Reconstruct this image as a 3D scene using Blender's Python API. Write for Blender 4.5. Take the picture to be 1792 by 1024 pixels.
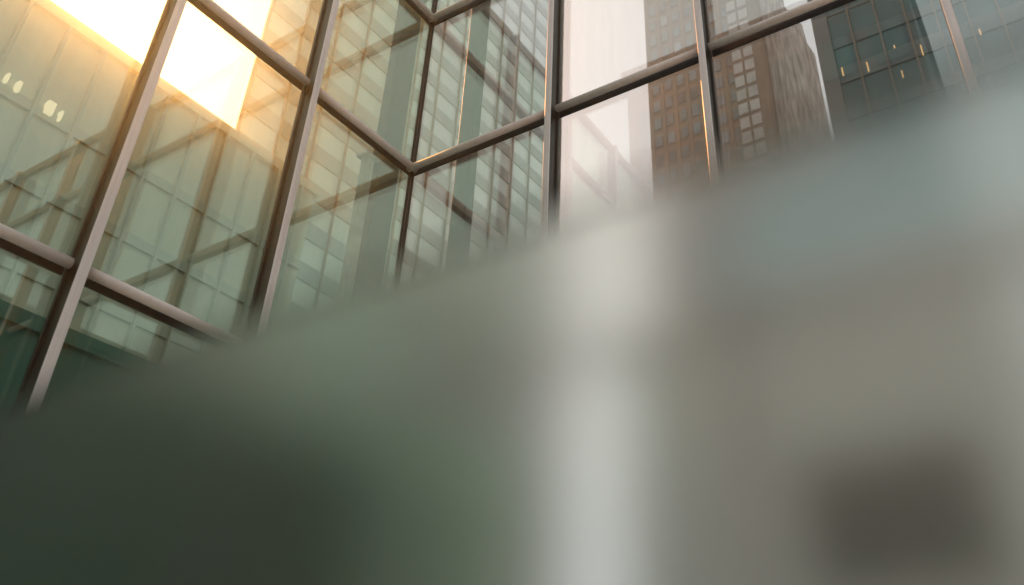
import bpy, math, random
from mathutils import Vector
R_ = math.radians
rng = random.Random(7)
for o in list(bpy.data.objects): bpy.data.objects.remove(o, do_unlink=True)
scene = bpy.context.scene
COL = scene.collection

# ------------------------------------------------------------------ camera
GZ = 1.6                                   # eye height above the paving
cd = bpy.data.cameras.new("camera"); cam = bpy.data.objects.new("camera", cd); COL.objects.link(cam)
scene.camera = cam
cam.location = (7.07, -7.07, GZ)
cam.rotation_mode = 'XYZ'
from mathutils import Matrix
_m = Matrix.Rotation(R_(28.34), 4, 'Z') @ Matrix.Rotation(R_(90 + 32.64), 4, 'X') @ Matrix.Rotation(R_(-1.37), 4, 'Z')
cam.rotation_euler = _m.to_euler('XYZ')
cd.sensor_width = 36.0; cd.lens = 1519.46 / 1792 * 36.0
cd.shift_x = -(1083.5 - 896) / 1792; cd.shift_y = -(512 - 437.8) / 1792
cd.clip_start = 0.02; cd.clip_end = 3000
cd.dof.use_dof = True; cd.dof.focus_distance = 13.0; cd.dof.aperture_fstop = 1.5

# ------------------------------------------------------------------ world + sun
SKY_FLAT, SKY_GAIN = 0.06, 3.3
SUN_AZ, SUN_EL = 158.5, 40.5               # degrees, counter-clockwise from +X
world = bpy.data.worlds.new("World"); scene.world = world; world.use_nodes = True
wn = world.node_tree; wn.nodes.clear()
sky = wn.nodes.new('ShaderNodeTexSky'); sky.sky_type = 'NISHITA'; sky.sun_disc = False
sky.sun_elevation = R_(SUN_EL); sky.sun_rotation = R_(90 - SUN_AZ)
sky.air_density = 1.0; sky.dust_density = 6.0; sky.ozone_density = 1.0
hs = wn.nodes.new('ShaderNodeHueSaturation'); hs.inputs['Saturation'].default_value = 0.16; hs.inputs['Value'].default_value = 1.0
tint = wn.nodes.new('ShaderNodeMix'); tint.data_type = 'RGBA'; tint.blend_type = 'MULTIPLY'; tint.inputs[0].default_value = 1
tint.inputs[7].default_value = (0.955, 0.985, 1.015, 1)
gm = wn.nodes.new('ShaderNodeGamma'); gm.inputs[1].default_value = SKY_FLAT      # cloud veil evens out the sky's brightness
mu_ = wn.nodes.new('ShaderNodeMix'); mu_.data_type = 'RGBA'; mu_.blend_type = 'MULTIPLY'; mu_.inputs[0].default_value = 1; mu_.inputs[7].default_value = (SKY_GAIN,)*3 + (1,)
mu_.clamp_result = False
bg = wn.nodes.new('ShaderNodeBackground'); bg.inputs[1].default_value = 0.10
wo = wn.nodes.new('ShaderNodeOutputWorld')
wn.links.new(sky.outputs[0], gm.inputs[0]); wn.links.new(gm.outputs[0], mu_.inputs[6]); wn.links.new(mu_.outputs[2], hs.inputs['Color']); wn.links.new(hs.outputs[0], tint.inputs[6])
wn.links.new(tint.outputs[2], bg.inputs[0]); wn.links.new(bg.outputs[0], wo.inputs[0])

sd = bpy.data.lights.new("sun", 'SUN'); sun = bpy.data.objects.new("sun", sd); COL.objects.link(sun)
sd.energy = 2.9; sd.angle = R_(0.5); sd.color = (1.0, 0.38, 0.11)
_d = Vector((math.cos(R_(SUN_EL)) * math.cos(R_(SUN_AZ)), math.cos(R_(SUN_EL)) * math.sin(R_(SUN_AZ)), math.sin(R_(SUN_EL))))
sun.rotation_euler = (-_d).to_track_quat('-Z', 'Y').to_euler()
sun.location = _d * 60

vs = scene.view_settings
vs.view_transform = 'Standard'; vs.look = 'None'; vs.exposure = 1.42; vs.gamma = 1.0; vs.use_curve_mapping = False
cy = scene.cycles
cy.use_denoising = True; cy.max_bounces = 14; cy.transparent_max_bounces = 24; cy.glossy_bounces = 5
cy.transmission_bounces = 8; cy.diffuse_bounces = 3; cy.volume_bounces = 0; cy.caustics_reflective = True; cy.caustics_refractive = True
cy.sample_clamp_indirect = 6.0

# ------------------------------------------------------------------ materials
def mat(name):
    m = bpy.data.materials.new(name); m.use_nodes = True; m.node_tree.nodes.clear()
    return m, m.node_tree.nodes, m.node_tree.links
def noisy(name, c1, c2, scale=2.0, rough=0.5, metal=0.0, stretch=(1, 1, 1), bump=0.0, spec=0.5, detail=4):
    m, n, l = mat(name)
    tc = n.new('ShaderNodeTexCoord'); mp = n.new('ShaderNodeMapping'); mp.inputs['Scale'].default_value = stretch
    nz = n.new('ShaderNodeTexNoise'); nz.inputs['Scale'].default_value = scale; nz.inputs['Detail'].default_value = detail
    cr = n.new('ShaderNodeValToRGB'); cr.color_ramp.elements[0].color = (*c1, 1); cr.color_ramp.elements[1].color = (*c2, 1)
    cr.color_ramp.elements[0].position = .3; cr.color_ramp.elements[1].position = .7
    b = n.new('ShaderNodeBsdfPrincipled'); b.inputs['Roughness'].default_value = rough; b.inputs['Metallic'].default_value = metal
    b.inputs['Specular IOR Level'].default_value = spec
    o = n.new('ShaderNodeOutputMaterial')
    l.new(tc.outputs['Object'], mp.inputs[0]); l.new(mp.outputs[0], nz.inputs['Vector']); l.new(nz.outputs[0], cr.inputs[0])
    l.new(cr.outputs[0], b.inputs['Base Color']); l.new(b.outputs[0], o.inputs[0])
    if bump:
        bp = n.new('ShaderNodeBump'); bp.inputs['Strength'].default_value = bump; bp.inputs['Distance'].default_value = .01
        l.new(nz.outputs[0], bp.inputs['Height']); l.new(bp.outputs[0], b.inputs['Normal'])
    return m
def emit(name, c, s):
    m, n, l = mat(name); e = n.new('ShaderNodeEmission'); e.inputs[0].default_value = (*c, 1); e.inputs[1].default_value = s
    o = n.new('ShaderNodeOutputMaterial'); l.new(e.outputs[0], o.inputs[0]); return m
def pane_mat(name, tintc, refl, gcol=(.86, .93, .88), wave=0.0018):
    """coated float glass: tinted see-through plus a mirror-like coat, slightly wavy"""
    m, n, l = mat(name)
    tr = n.new('ShaderNodeBsdfTransparent'); tr.inputs[0].default_value = (*tintc, 1)
    gl = n.new('ShaderNodeBsdfGlossy'); gl.inputs['Roughness'].default_value = 0.015; gl.inputs[0].default_value = (*gcol, 1)
    tc = n.new('ShaderNodeTexCoord'); nz = n.new('ShaderNodeTexNoise'); nz.inputs['Scale'].default_value = .55; nz.inputs['Detail'].default_value = 1
    bp = n.new('ShaderNodeBump'); bp.inputs['Strength'].default_value = 1.0; bp.inputs['Distance'].default_value = wave
    l.new(tc.outputs['Object'], nz.inputs['Vector']); l.new(nz.outputs[0], bp.inputs['Height']); l.new(bp.outputs[0], gl.inputs['Normal'])
    fr = n.new('ShaderNodeLayerWeight'); fr.inputs[0].default_value = .5; pw = n.new('ShaderNodeMath'); pw.operation = 'POWER'; pw.inputs[1].default_value = 3.5
    mr = n.new('ShaderNodeMapRange'); mr.inputs['To Min'].default_value = refl; mr.inputs['To Max'].default_value = .95
    l.new(fr.outputs['Facing'], pw.inputs[0]); l.new(pw.outputs[0], mr.inputs[0])
    mx = n.new('ShaderNodeMixShader'); o = n.new('ShaderNodeOutputMaterial')
    l.new(mr.outputs[0], mx.inputs[0]); l.new(tr.outputs[0], mx.inputs[1]); l.new(gl.outputs[0], mx.inputs[2])
    mp = n.new('ShaderNodeMapping'); mp.inputs['Scale'].default_value = (6, 6, .45)      # rain-streaked dust film
    dz = n.new('ShaderNodeTexNoise'); dz.inputs['Scale'].default_value = 1.6; dz.inputs['Detail'].default_value = 6; dz.inputs['Roughness'].default_value = .65
    dr = n.new('ShaderNodeMapRange'); dr.inputs['From Min'].default_value = .35; dr.inputs['From Max'].default_value = .75; dr.inputs['To Min'].default_value = .004; dr.inputs['To Max'].default_value = .035
    l.new(tc.outputs['Object'], mp.inputs[0]); l.new(mp.outputs[0], dz.inputs['Vector']); l.new(dz.outputs[0], dr.inputs[0])
    df = n.new('ShaderNodeBsdfDiffuse'); df.inputs[0].default_value = (.6, .58, .54, 1); dt = n.new('ShaderNodeBsdfTranslucent'); dt.inputs[0].default_value = (.6, .58, .54, 1)
    dm = n.new('ShaderNodeMixShader'); dx = n.new('ShaderNodeMixShader')
    l.new(df.outputs[0], dm.inputs[1]); l.new(dt.outputs[0], dm.inputs[2]); l.new(dr.outputs[0], dx.inputs[0])
    l.new(mx.outputs[0], dx.inputs[1]); l.new(dm.outputs[0], dx.inputs[2]); l.new(dx.outputs[0], o.inputs[0])
    return m
def frosted_mat():
    m, n, l = mat("frosted_glass")
    rf = n.new('ShaderNodeBsdfRefraction'); rf.inputs['Roughness'].default_value = FROST; rf.inputs['IOR'].default_value = 1.45
    rf.inputs[0].default_value = (.975, .99, .98, 1)
    gs = n.new('ShaderNodeBsdfGlossy'); gs.inputs['Roughness'].default_value = .35; gs.inputs[0].default_value = (.16, .19, .18, 1)
    tl = n.new('ShaderNodeBsdfTranslucent'); tl.inputs[0].default_value = (.75, .8, .78, 1)
    fr = n.new('ShaderNodeFresnel'); fr.inputs[0].default_value = 1.45
    m1 = n.new('ShaderNodeMixShader'); m2 = n.new('ShaderNodeMixShader'); m2.inputs[0].default_value = .012
    o = n.new('ShaderNodeOutputMaterial')
    l.new(fr.outputs[0], m1.inputs[0]); l.new(rf.outputs[0], m1.inputs[1]); l.new(gs.outputs[0], m1.inputs[2])
    l.new(m1.outputs[0], m2.inputs[1]); l.new(tl.outputs[0], m2.inputs[2]); l.new(m2.outputs[0], o.inputs[0])
    return m
FROST = 0.24
M = {
 'alu': noisy("satin_aluminium", (.80, .75, .71), (.88, .83, .79), 30, .4, .15, (1, 1, .03)),
 'alu_tube': noisy("brushed_tube", (.76, .70, .65), (.86, .80, .74), 12, .5, .1),
 'bronze': noisy("dark_bronze", (.050, .040, .030), (.085, .066, .05), 20, .35, .5, (1, 1, .05)),
 'gasket': noisy("black_gasket", (.012, .012, .012), (.03, .028, .026), 20, .5),
 'paneL': pane_mat("green_pane", (.83, .92, .85), .13, (.76, .87, .74)),
 'paneR': pane_mat("clear_pane", (.97, .975, .965), .14),
 'steel_green': noisy("green_steel", (.035, .042, .022), (.055, .065, .036), 6, .5),
 'pale_strip': noisy("pale_strip", (.42, .40, .37), (.55, .53, .50), 6, .5),
 'a_wall': noisy("olive_glass_wall", (.42, .40, .30), (.54, .52, .40), .35, .35, .0, (1, 1, .12)),
 'a_band': noisy("olive_band", (.33, .34, .27), (.42, .42, .34), .5, .5),
 'b_glass': noisy("pale_green_glass", (.44, .56, .50), (.68, .78, .72), .14, .25, .0, (1, 1, .5), spec=.9),
 'b_band': noisy("grey_floor_band", (.25, .30, .28), (.34, .40, .37), .4, .5),
 'b_mull': noisy("brown_bar", (.15, .115, .07), (.21, .16, .11), 1, .5),
 'brick': noisy("brown_brick", (.09, .072, .046), (.14, .11, .07), .25, .85, 0, (1, 1, 1)),
 'brick_pier': noisy("orange_brick", (.16, .12, .075), (.21, .155, .10), .5, .85),
 'c_glass': noisy("blue_window", (.015, .035, .04), (.16, .25, .26), .12, .15),
 'c_glass_pale': noisy('pale_blue_window', (.12, .18, .19), (.26, .33, .33), .3, .3),
 'c_light': noisy("pale_window", (.26, .28, .26), (.50, .50, .46), .2, .3),
 'd_wall': noisy("ribbed_stone", (.10, .09, .075), (.62, .57, .50), .8, .8, 0, (2.2, 1, .22), detail=6),
 'e_glass': noisy("teal_glass", (.006, .040, .042), (.03, .13, .12), .22, .10, 0, (1, 1, .8), spec=.6),
 'e_band': noisy("teal_band", (.05, .075, .07), (.10, .14, .13), .3, .3),
 'e_pier': noisy("grey_pier", (.13, .12, .105), (.19, .18, .16), .5, .7),
 'b_podium': noisy('green_podium', (.30,.48,.35), (.38,.58,.44), .2, .5),
 'e_low': noisy('blue_grey_glass', (.58,.73,.74), (.70,.83,.84), .2, .3),
 'dark_green': noisy('dark_green_cladding', (.004,.085,.058), (.007,.115,.078), .2, .5),
 'dark_stone_green': noisy('black_green_panel', (.003,.03,.022), (.006,.045,.032), .3, .5),
 'stone': noisy("pale_stone", (.78, .75, .67), (.86, .83, .75), .4, .85),
 'dark_stone': noisy("dark_granite", (.03, .045, .038), (.06, .075, .062), .4, .5),
 'concrete': noisy('pale_concrete', (.28, .28, .27), (.38, .38, .36), 1.5, .85),
 'asphalt': noisy("asphalt", (.04, .04, .04), (.06, .06, .058), 6, .9),
 'paving': noisy("granite_paving", (.44, .43, .41), (.56, .55, .53), 3, .7),
 'lit': emit("lit_window", (1.0, .76, .52), .40),
 'warm': emit("warm_lamp", (1.0, .62, .26), .4),
 'frost': frosted_mat(),
}

# ------------------------------------------------------------------ helpers
def link(name, verts, faces, m, parent=None, smooth=False):
    me = bpy.data.meshes.new(name); me.from_pydata(verts, [], faces); me.update()
    o = bpy.data.objects.new(name, me); COL.objects.link(o); me.materials.append(M[m])
    if smooth:
        for p in me.polygons: p.use_smooth = True
    if parent: o.parent = parent
    return o
class MB:
    def __init__(s): s.v = []; s.f = []
    def box(s, x0, x1, y0, y1, z0, z1, ztop=None):
        b = len(s.v)
        zt = ztop or (z1, z1, z1, z1)
        s.v += [(x0,y0,z0),(x1,y0,z0),(x1,y1,z0),(x0,y1,z0),(x0,y0,zt[0]),(x1,y0,zt[1]),(x1,y1,zt[2]),(x0,y1,zt[3])]
        s.f += [tuple(b+i for i in q) for q in ((3,2,1,0),(4,5,6,7),(0,1,5,4),(1,2,6,5),(2,3,7,6),(3,0,4,7))]
        return s
    def prism(s, pts, z0, z1):
        b = len(s.v); n = len(pts)
        zs = z1 if isinstance(z1, (list, tuple)) else [z1]*n
        s.v += [(x,y,z0) for x,y in pts] + [(x,y,z) for (x,y),z in zip(pts, zs)]
        s.f += [tuple(b+i for i in range(n-1,-1,-1)), tuple(b+n+i for i in range(n))]
        s.f += [(b+i, b+(i+1)%n, b+n+(i+1)%n, b+n+i) for i in range(n)]
        return s
    def cbox(s, x0, x1, y0, y1, z0, z1, c=.008):
        """box with chamfered vertical edges"""
        b = len(s.v)
        ring = [(x0+c,y0),(x1-c,y0),(x1,y0+c),(x1,y1-c),(x1-c,y1),(x0+c,y1),(x0,y1-c),(x0,y0+c)]
        s.v += [(x,y,z0) for x,y in ring] + [(x,y,z1) for x,y in ring]
        s.f += [tuple(b+i for i in range(7,-1,-1)), tuple(b+8+i for i in range(8))]
        s.f += [(b+i, b+(i+1)%8, b+8+(i+1)%8, b+8+i) for i in range(8)]
        return s
    def tube(s, p0, p1, ra, rz, n=20):
        """horizontal rail, oval in section, along X or Y"""
        b = len(s.v); p0 = Vector(p0); p1 = Vector(p1); d = (p1-p0).normalized(); side = d.cross(Vector((0,0,1)))
        for p in (p0, p1):
            for i in range(n):
                a = 2*math.pi*i/n; q = p + side*ra*math.cos(a) + Vector((0,0,rz))*math.sin(a); s.v.append(tuple(q))
        s.f += [(b+i, b+(i+1)%n, b+n+(i+1)%n, b+n+i) for i in range(n)]
        s.f += [tuple(b+i for i in range(n-1,-1,-1)), tuple(b+n+i for i in range(n))]
        return s
    def build(s, name, m, parent=None, smooth=False): return link(name, s.v, s.f, m, parent, smooth)
def empty(name, loc, label, cat, group=None):
    o = bpy.data.objects.new(name, None); COL.objects.link(o); o.location = loc
    o['label'] = label; o['category'] = cat
    if group: o['group'] = group
    return o
def fix(root):
    """parts were modelled in world coordinates: bring them under the root"""
    for o in list(COL.objects):
        if o.parent is root:
            for v in o.data.vertices: v.co -= root.location
def struct(o, kind='structure'): o['kind'] = kind; return o

# ------------------------------------------------------------------ the setting
struct(MB().box(-119, 119, -119, 179, -.5, 0).build('ground', 'concrete'))
struct(MB().box(-3, 26, -24, 3, .004, .12).build('pavement', 'paving'))

# ------------------------------------------------------------------ the two glass walls of the inner corner
Z = [0.12, 2.05, GZ+3.93, GZ+7.49, GZ+10.45, GZ+11.9]
CAP_L = [-1.97, -3.79, -5.61, -7.43]
CAP_R = [2.40, 4.52, 7.14, 9.30, 11.45]
END_L, END_R = -9.2, 13.6
def wall(axis):
    if axis == 'L':
        root = empty('glass_wall', (0, -4.6, 0.12), 'green tinted glass wall under the warm sunlight, meeting the other wall at the inner corner', 'glass wall')
        caps, end, pm = CAP_L, END_L, 'paneL'
    else:
        root = empty('glass_wall', (6.8, 0, 0.12), 'glass wall in front of the brown brick tower, with white sky behind its first clear pane', 'glass wall')
        caps, end, pm = CAP_R, END_R, 'paneR'
    sgn = -1 if axis == 'L' else 1
    def bx(mb, a0, a1, d0, d1, z0, z1, ch=False):
        """a: distance along wall (signed), d: distance towards the viewer"""
        a0, a1 = min(a0, a1), max(a0, a1)
        f = mb.cbox if ch else mb.box
        if axis == 'L': f(d0, d1, a0, a1, z0, z1)
        else: f(a0, a1, -d1, -d0, z0, z1)
        return mb
    for c in caps:                                   # mullions: dark channel with a pale cap proud of it
        mu = bx(MB(), c-.026, c+.026, .012, .20, Z[0], Z[-1], True)
        bx(mu, c-.05, c+.05, .012, .05, Z[0], Z[-1]-.01)
        mo = mu.build('mullion', 'bronze', root)
        cap = bx(MB(), c-.045, c+.045, .203, .226, Z[0], Z[-1], True).build('cap', 'alu', mo)
        sl = bx(MB(), c-.010, c+.010, .2265, .232, Z[0], Z[-1]-.02).build('trim_strip', 'alu', mo)
        mo['_k'] = 1
    edges = [sgn*.03] + caps + [end]
    for k in range(len(edges)-1):
        a0, a1 = edges[k], edges[k+1]
        for j in range(1, len(Z)):
            z = Z[j]
            g = .06
            s0, s1 = a0 + sgn*(g if k else 0), a1 - sgn*g
            if axis == 'L': p0, p1 = (.10, s0 + (.0 if k else .02), z), (.10, s1, z)
            else: p0, p1 = (s0 - (.0 if k else .02), -.10, z), (s1, -.10, z)
            r = (.047, .052) if j < len(Z)-1 else (.05, .05)
            MB().tube(p0, p1, *r).build('transom', 'alu_tube', root, True)
            bk = bx(MB(), s0, s1, .008, .03, z-.09, z+.05)
            bk.build('gasket', 'gasket', root)
        for j in range(len(Z)-1):                    # one pane per bay and storey, each a hair off true
            mb = bx(MB(), a0, a1 , -.018, 0.0, Z[j]+.003, Z[j+1]-.003)
            t = rng.uniform(-.0025, .0025)
            if axis == 'L': mb.v = [(x + t*(z-Z[j])*.5, y, z) for x, y, z in mb.v]
            else: mb.v = [(x, y + t*(z-Z[j])*.5, z) for x, y, z in mb.v]
            mb.build('pane', pm, root)
    return root
def unworld(root):
    loc = root.location
    for o in list(root.children):
        for v in o.data.vertices: v.co -= loc
        for c in o.children:
            for v in c.data.vertices: v.co -= loc
            for d in c.children:
                for v in d.data.vertices: v.co -= loc
wl = wall('L'); wr = wall('R'); unworld(wl); unworld(wr)
cp = empty('corner_post', (0, 0, .12), 'slim dark bronze post where the two glass walls meet', 'corner post')
MB().cbox(-.012, .022, -.022, .012, Z[0], Z[-1]).build('post', 'bronze', cp)
MB().box(-.004, .008, -.055, -.030, Z[0], Z[-1]-.01).build('flange', 'bronze', cp)
MB().box(.030, .055, -.008, .004, Z[0], Z[-1]-.01).build('flange', 'bronze', cp)
unworld(cp)

# steel behind the corner; the pale shaft is added for a reflective light strip
def column(x0, x1, y0, y1, z1, m, label):
    r = empty('column', ((x0+x1)/2, (y0+y1)/2, 0), label, 'column')
    MB().cbox(x0, x1, y0, y1, .12, z1, .02).build('shaft', m, r)
    MB().box(x0-.08, x1+.08, y0-.08, y1+.08, .12, .16).build('base_plate', m, r)
    MB().box(x0-.05, x1+.05, y0-.05, y1+.05, z1, z1+.04).build('cap_plate', m, r)
    unworld(r)
column(-1.2, -1.0, .32, .74, 13.9, 'steel_green', 'dark green steel column seen through the glass just left of the inner corner')
column(-1.16, -1.04, .08, .26, 9.9, 'pale_strip', 'thin pale shaft added for a reflective light strip beside the dark column left of the corner')
column(-.12, .16, 1.0, 1.2, 13.9, 'steel_green', 'dark green steel column seen through the glass just right of the inner corner')

# ------------------------------------------------------------------ city behind the glass
def part(mb, name, m, root): return mb.build(name, m, root)
# A: olive glass block with straight roofline
bA = empty('office_block', (-45, -20, 0), 'hazy olive glass block with a straight roofline and four small lit windows', 'office block')
HA = 32.75 + GZ
part(MB().box(-60, -30, -60, 22, 0, HA-.6), 'wall', 'a_wall', bA)
part(MB().box(-60.2, -29.7, -60.2, 22.2, HA-.6, HA), 'roof', 'a_band', bA)
for k in range(8):
    z = 2.5 + k*3.7
    part(MB().box(-30, -29.86, -60, 22, z, z+.55), 'floor_band', 'a_band', bA)
for k in range(22):
    y = -18 + k*1.85
    part(MB().box(-30, -29.7, y, y+.14, 0, HA-.6), 'mullion', 'a_band', bA)
for (y0, y1, z0, z1) in ((4.64, 4.74, 27.35, 27.85), (5.14, 5.30, 27.25, 27.8), (6.54, 6.88, 27.08, 27.75), (7.18, 7.28, 27.05, 27.6)):
    part(MB().box(-30.05, -29.66, y0, y1, z0+GZ, z1+GZ), 'lit_window', 'lit', bA)
unworld(bA)
# B: pale green tower with brown bars
bB = empty('glass_tower', (-51, 43, 0), 'pale green glass tower with thin brown bars and slanting grey floor bands behind the corner', 'tower')
part(MB().prism([(-40,22),(-40,65.2),(-62,65.2),(-62,36.8)], 30, 128), 'wall', 'b_glass', bB)
part(MB().prism([(-39.7,21.8),(-39.7,65.4),(-62,65.4),(-62,36.9)], 0, 30), 'podium', 'b_podium', bB)
for k in range(26):
    z = 31.4 + k*3.55
    part(MB().box(-40, -39.9, 22, 65.2, z, z+1.5), 'floor_band', 'b_band', bB)
for k in range(14):
    y = 22.05 + k*3.29
    part(MB().box(-40, -39.75, y, y+.11, 30, 128), 'mullion', 'b_mull', bB)
unworld(bB)
# C: brown brick tower
bC = empty('brick_tower', (-45, 145, 0), 'brown brick tower with rows of small blue windows', 'tower')
Y0 = 133.5
part(MB().box(-59.7, -30.2, Y0, Y0+28, 0, 240), 'wall', 'brick', bC)
for k in range(8):
    x = -59.6 + k*3.2
    part(MB().box(x, x+.9, Y0-.3, Y0, 0, 240), 'pier', 'brick_pier', bC)
for k in range(16):
    part(MB().box(-59.7, -37.3, Y0-.12, Y0, 98.2+k*5.4, 100+k*5.4), 'spandrel', 'brick_pier', bC)
for k in range(7):
    for j in range(14):
        z = 101 + j*5.4
        x = -58.4 + k*3.2
        part(MB().box(x, x+1.7, Y0-.2, Y0, z, z+3.1), 'window', 'c_glass' if (j*5+k*3) % 7 else 'c_glass_pale', bC)
unworld(bC)
bC2 = empty('window_strip_tower', (-33.5, 140, 0), 'narrow tower of stacked pale window squares in two columns between brown piers', 'tower')
part(MB().box(-37.2, -30.1, Y0-3, Y0-.6, 0, 238), 'wall', 'brick', bC2)
for k, x in enumerate((-36.9, -34.2)):
    for j in range(26):
        z = 94 + j*4.0
        part(MB().box(x, x+2.1, Y0-3.2, Y0-3, z, z+2.9), 'window', 'c_light', bC2)
unworld(bC2)
# D: ribbed stone tower, slanted top
bD = empty('ribbed_tower', (-25, 145, 0), 'grey brown tower with dense fine vertical ribs and a slanting top', 'tower')
s = 2.73
xl, xm, xr = -30.0, 7.07+s*(-4.87-7.07), 7.07+s*(-2.72-7.07)
zm, zr = GZ + s*58.16, GZ + s*50.5
Yd = -7.07 + s*52.07
mb = MB(); mb.box(xl, xm, Yd, Yd+22, 0, zm, (zm+14, zm, zm, zm+14)); part(mb, 'wall', 'd_wall', bD)
mb = MB(); mb.prism([(xm, Yd+.01), (xr, Yd+.01), (xr-4.6, Yd+21.9), (xm, Yd+21.9)], 0, [zm, zr, zr+8, zm+12]); part(mb, 'wing', 'd_wall', bD)
for k in range(60):
    x = xl + .1 + k*(xr-xl-.2)/60
    zt = zm - 1 if x < xm else zm + (zr-zm)*(x-xm)/(xr-xm) - 1
    part(MB().box(x, x+.16, Yd-.35, Yd, 0, zt), 'rib', 'd_wall', bD)
unworld(bD)
# E: dark teal building, right
bE = empty('teal_building', (14, 55, 0), 'dark teal glass building with thin bars and small warm lights at the right', 'building')
part(MB().box(-2.2, 34, 45, 68, 0, 86), 'wall', 'e_glass', bE)

part(MB().box(-2.42, -1.2, 44.6, 68, 0, 86), 'pier', 'e_pier', bE)
for k in range(14):
    z = 37 + k*3.7
    part(MB().box(-1.2, 34, 44.88, 45, z, z+(1.0 if k % 3 else 1.6)), 'floor_band', 'e_band', bE)
for k in range(16):
    x = .42 + k*2.06
    part(MB().box(x, x+.13, 44.6, 44.88, 0, 86), 'mullion', 'b_mull', bE)
for (x, z, h) in ((-.92, 47.6, .9), (.98, 47.2, 1.0), (5.0, 46.9, 1.1), (3.2, 48.2, .3), (3.25, 45.3, .7), (9.1, 46.6, .6)):
    part(MB().box(x, x+.10, 44.82, 44.87, z+GZ-h/2, z+GZ+h/2), 'lamp', 'warm', bE)
unworld(bE)
bK = empty('blue_grey_block', (9, 42, 0), 'pale blue grey block at the right seen only softly through the frosted screen', 'building')
part(MB().box(-13.6, 34, 41, 44.3, 0, 39.2), 'wall', 'e_low', bK)
part(MB().box(-13.8, 34.2, 40.8, 44.4, 39.2, 39.5), 'parapet', 'e_low', bK)
for k in range(9):
    part(MB().box(-13.6, 34, 40.93, 41, 24.2+k*1.75, 24.4+k*1.75), 'joint', 'e_band', bK)
unworld(bK)
bF = empty('stone_building', (5, 32, 0), 'low pale stone building behind the frosted screen', 'building')
part(MB().box(-12.6, 30, 30, 40, 0, 22.6), 'wall', 'stone', bF)
part(MB().box(-12.9, 30.3, 29.7, 40.3, 22.6, 23.4), 'cornice', 'stone', bF)
part(MB().box(-4.1, 3.5, 29.85, 29.98, 8.6, 14.2), 'dark_bay', 'e_pier', bF)
for k in range(5):
    part(MB().box(-4.0+k*1.5, -3.9+k*1.5, 29.75, 29.85, 8.6, 14.2), 'bar', 'stone', bF)
unworld(bF)

bG = empty('green_building', (-24, -4, 0), 'low dark green building at the lower left behind the frosted screen', 'building')
part(MB().box(-28, -20, -30, 20.6, 0, 14.2), 'wall', 'dark_green', bG)
part(MB().box(-28.1, -19.8, -30.1, 20.8, 14.2, 14.7), 'parapet', 'dark_green', bG)
for k in range(8):
    part(MB().box(-20, -19.85, -26+k*4.6, -23.4+k*4.6, 8.5, 12.6), 'window', 'e_glass', bG)
part(MB().box(-20, -19.9, 11.2, 20.5, 0, 13.2), 'dark_front', 'dark_stone_green', bG)
unworld(bG)
bJ = empty('added_block', (50, 15, 0), 'dark green block added beyond the glass wall to keep bright sky out of the lower pane reflections', 'building')  # added out of view so the lower panes reflect dark, not sky
part(MB().box(42, 60, -70, 62, 0, 25), 'wall', 'dark_stone_green', bJ)
part(MB().box(41.8, 60.2, -70.2, 62.2, 25, 25.8), 'cornice', 'dark_stone_green', bJ)
for k in range(14):
    part(MB().box(41.85, 42, -28+k*6.2, -25+k*6.2, 14, 19), 'window', 'e_glass', bJ)
unworld(bJ)
# added behind the viewer to block sky reflections, seen only in the glass
bH = empty('added_building', (-20, -26, 0), 'low dark granite building with grey piers, added to block sky reflections in the glass near the corner', 'building')
part(MB().box(-40, -8, -34, -21, 0, 12), 'wall', 'dark_stone', bH)
for k in range(9):
    part(MB().box(-39.5+k*3.4, -38.6+k*3.4, -21, -20.7, 0, 12), 'pier', 'e_pier', bH)
for k in range(3):
    part(MB().box(-40, -8, -21, -20.85, 2.2+k*3.9, 3.2+k*3.9), 'floor_band', 'dark_stone', bH)
unworld(bH)
bI = empty('added_tower', (1.5, -26, 0), 'narrow dark granite tower with small windows, added to darken reflections in the right hand glass', 'tower')  # added tower, width and height shaped to darken the right hand reflections
part(MB().box(-7.4, 6.0, -32, -21, 0, 31.5), 'wall', 'dark_stone', bI)
part(MB().box(-7.6, 6.2, -32.2, -20.8, 31.5, 32.1), 'cornice', 'dark_stone', bI)
for k in range(6):
    for j in range(7):
        part(MB().box(-6.8+k*2.2, -5.5+k*2.2, -21, -20.92, 3+j*4, 5.2+j*4), 'window', 'e_glass', bI)
unworld(bI)
# ------------------------------------------------------------------ frosted screen close to the lens
fs = empty('frosted_screen', (7.2, -6.885, 0.12), 'out of focus frosted glass screen close in front, its top edge rising to the right', 'glass screen')
ZT = GZ + .156
MB().box(4.0, 10.4, -6.887, -6.877, .20, ZT).build('panel', 'frost', fs)
MB().cbox(4.0, 10.4, -6.91, -6.854, .12, .21).build('shoe', 'alu', fs)
unworld(fs)

# ------------------------------------------------------------------ air
HAZE = 0.0017
def haze():
    m, n, l = mat("haze_air")
    v = n.new('ShaderNodeVolumePrincipled'); v.inputs['Color'].default_value = (.95, .95, .93, 1)
    v.inputs['Density'].default_value = HAZE; v.inputs['Anisotropy'].default_value = .86
    o = n.new('ShaderNodeOutputMaterial'); l.new(v.outputs[0], o.inputs['Volume'])
    M['haze'] = m
    struct(MB().box(-120, 120, -120, 180, -1.5, 245).build('haze', 'haze'), 'stuff')
if HAZE: haze()
for o in bpy.data.objects:
    if '_k' in o: del o['_k']
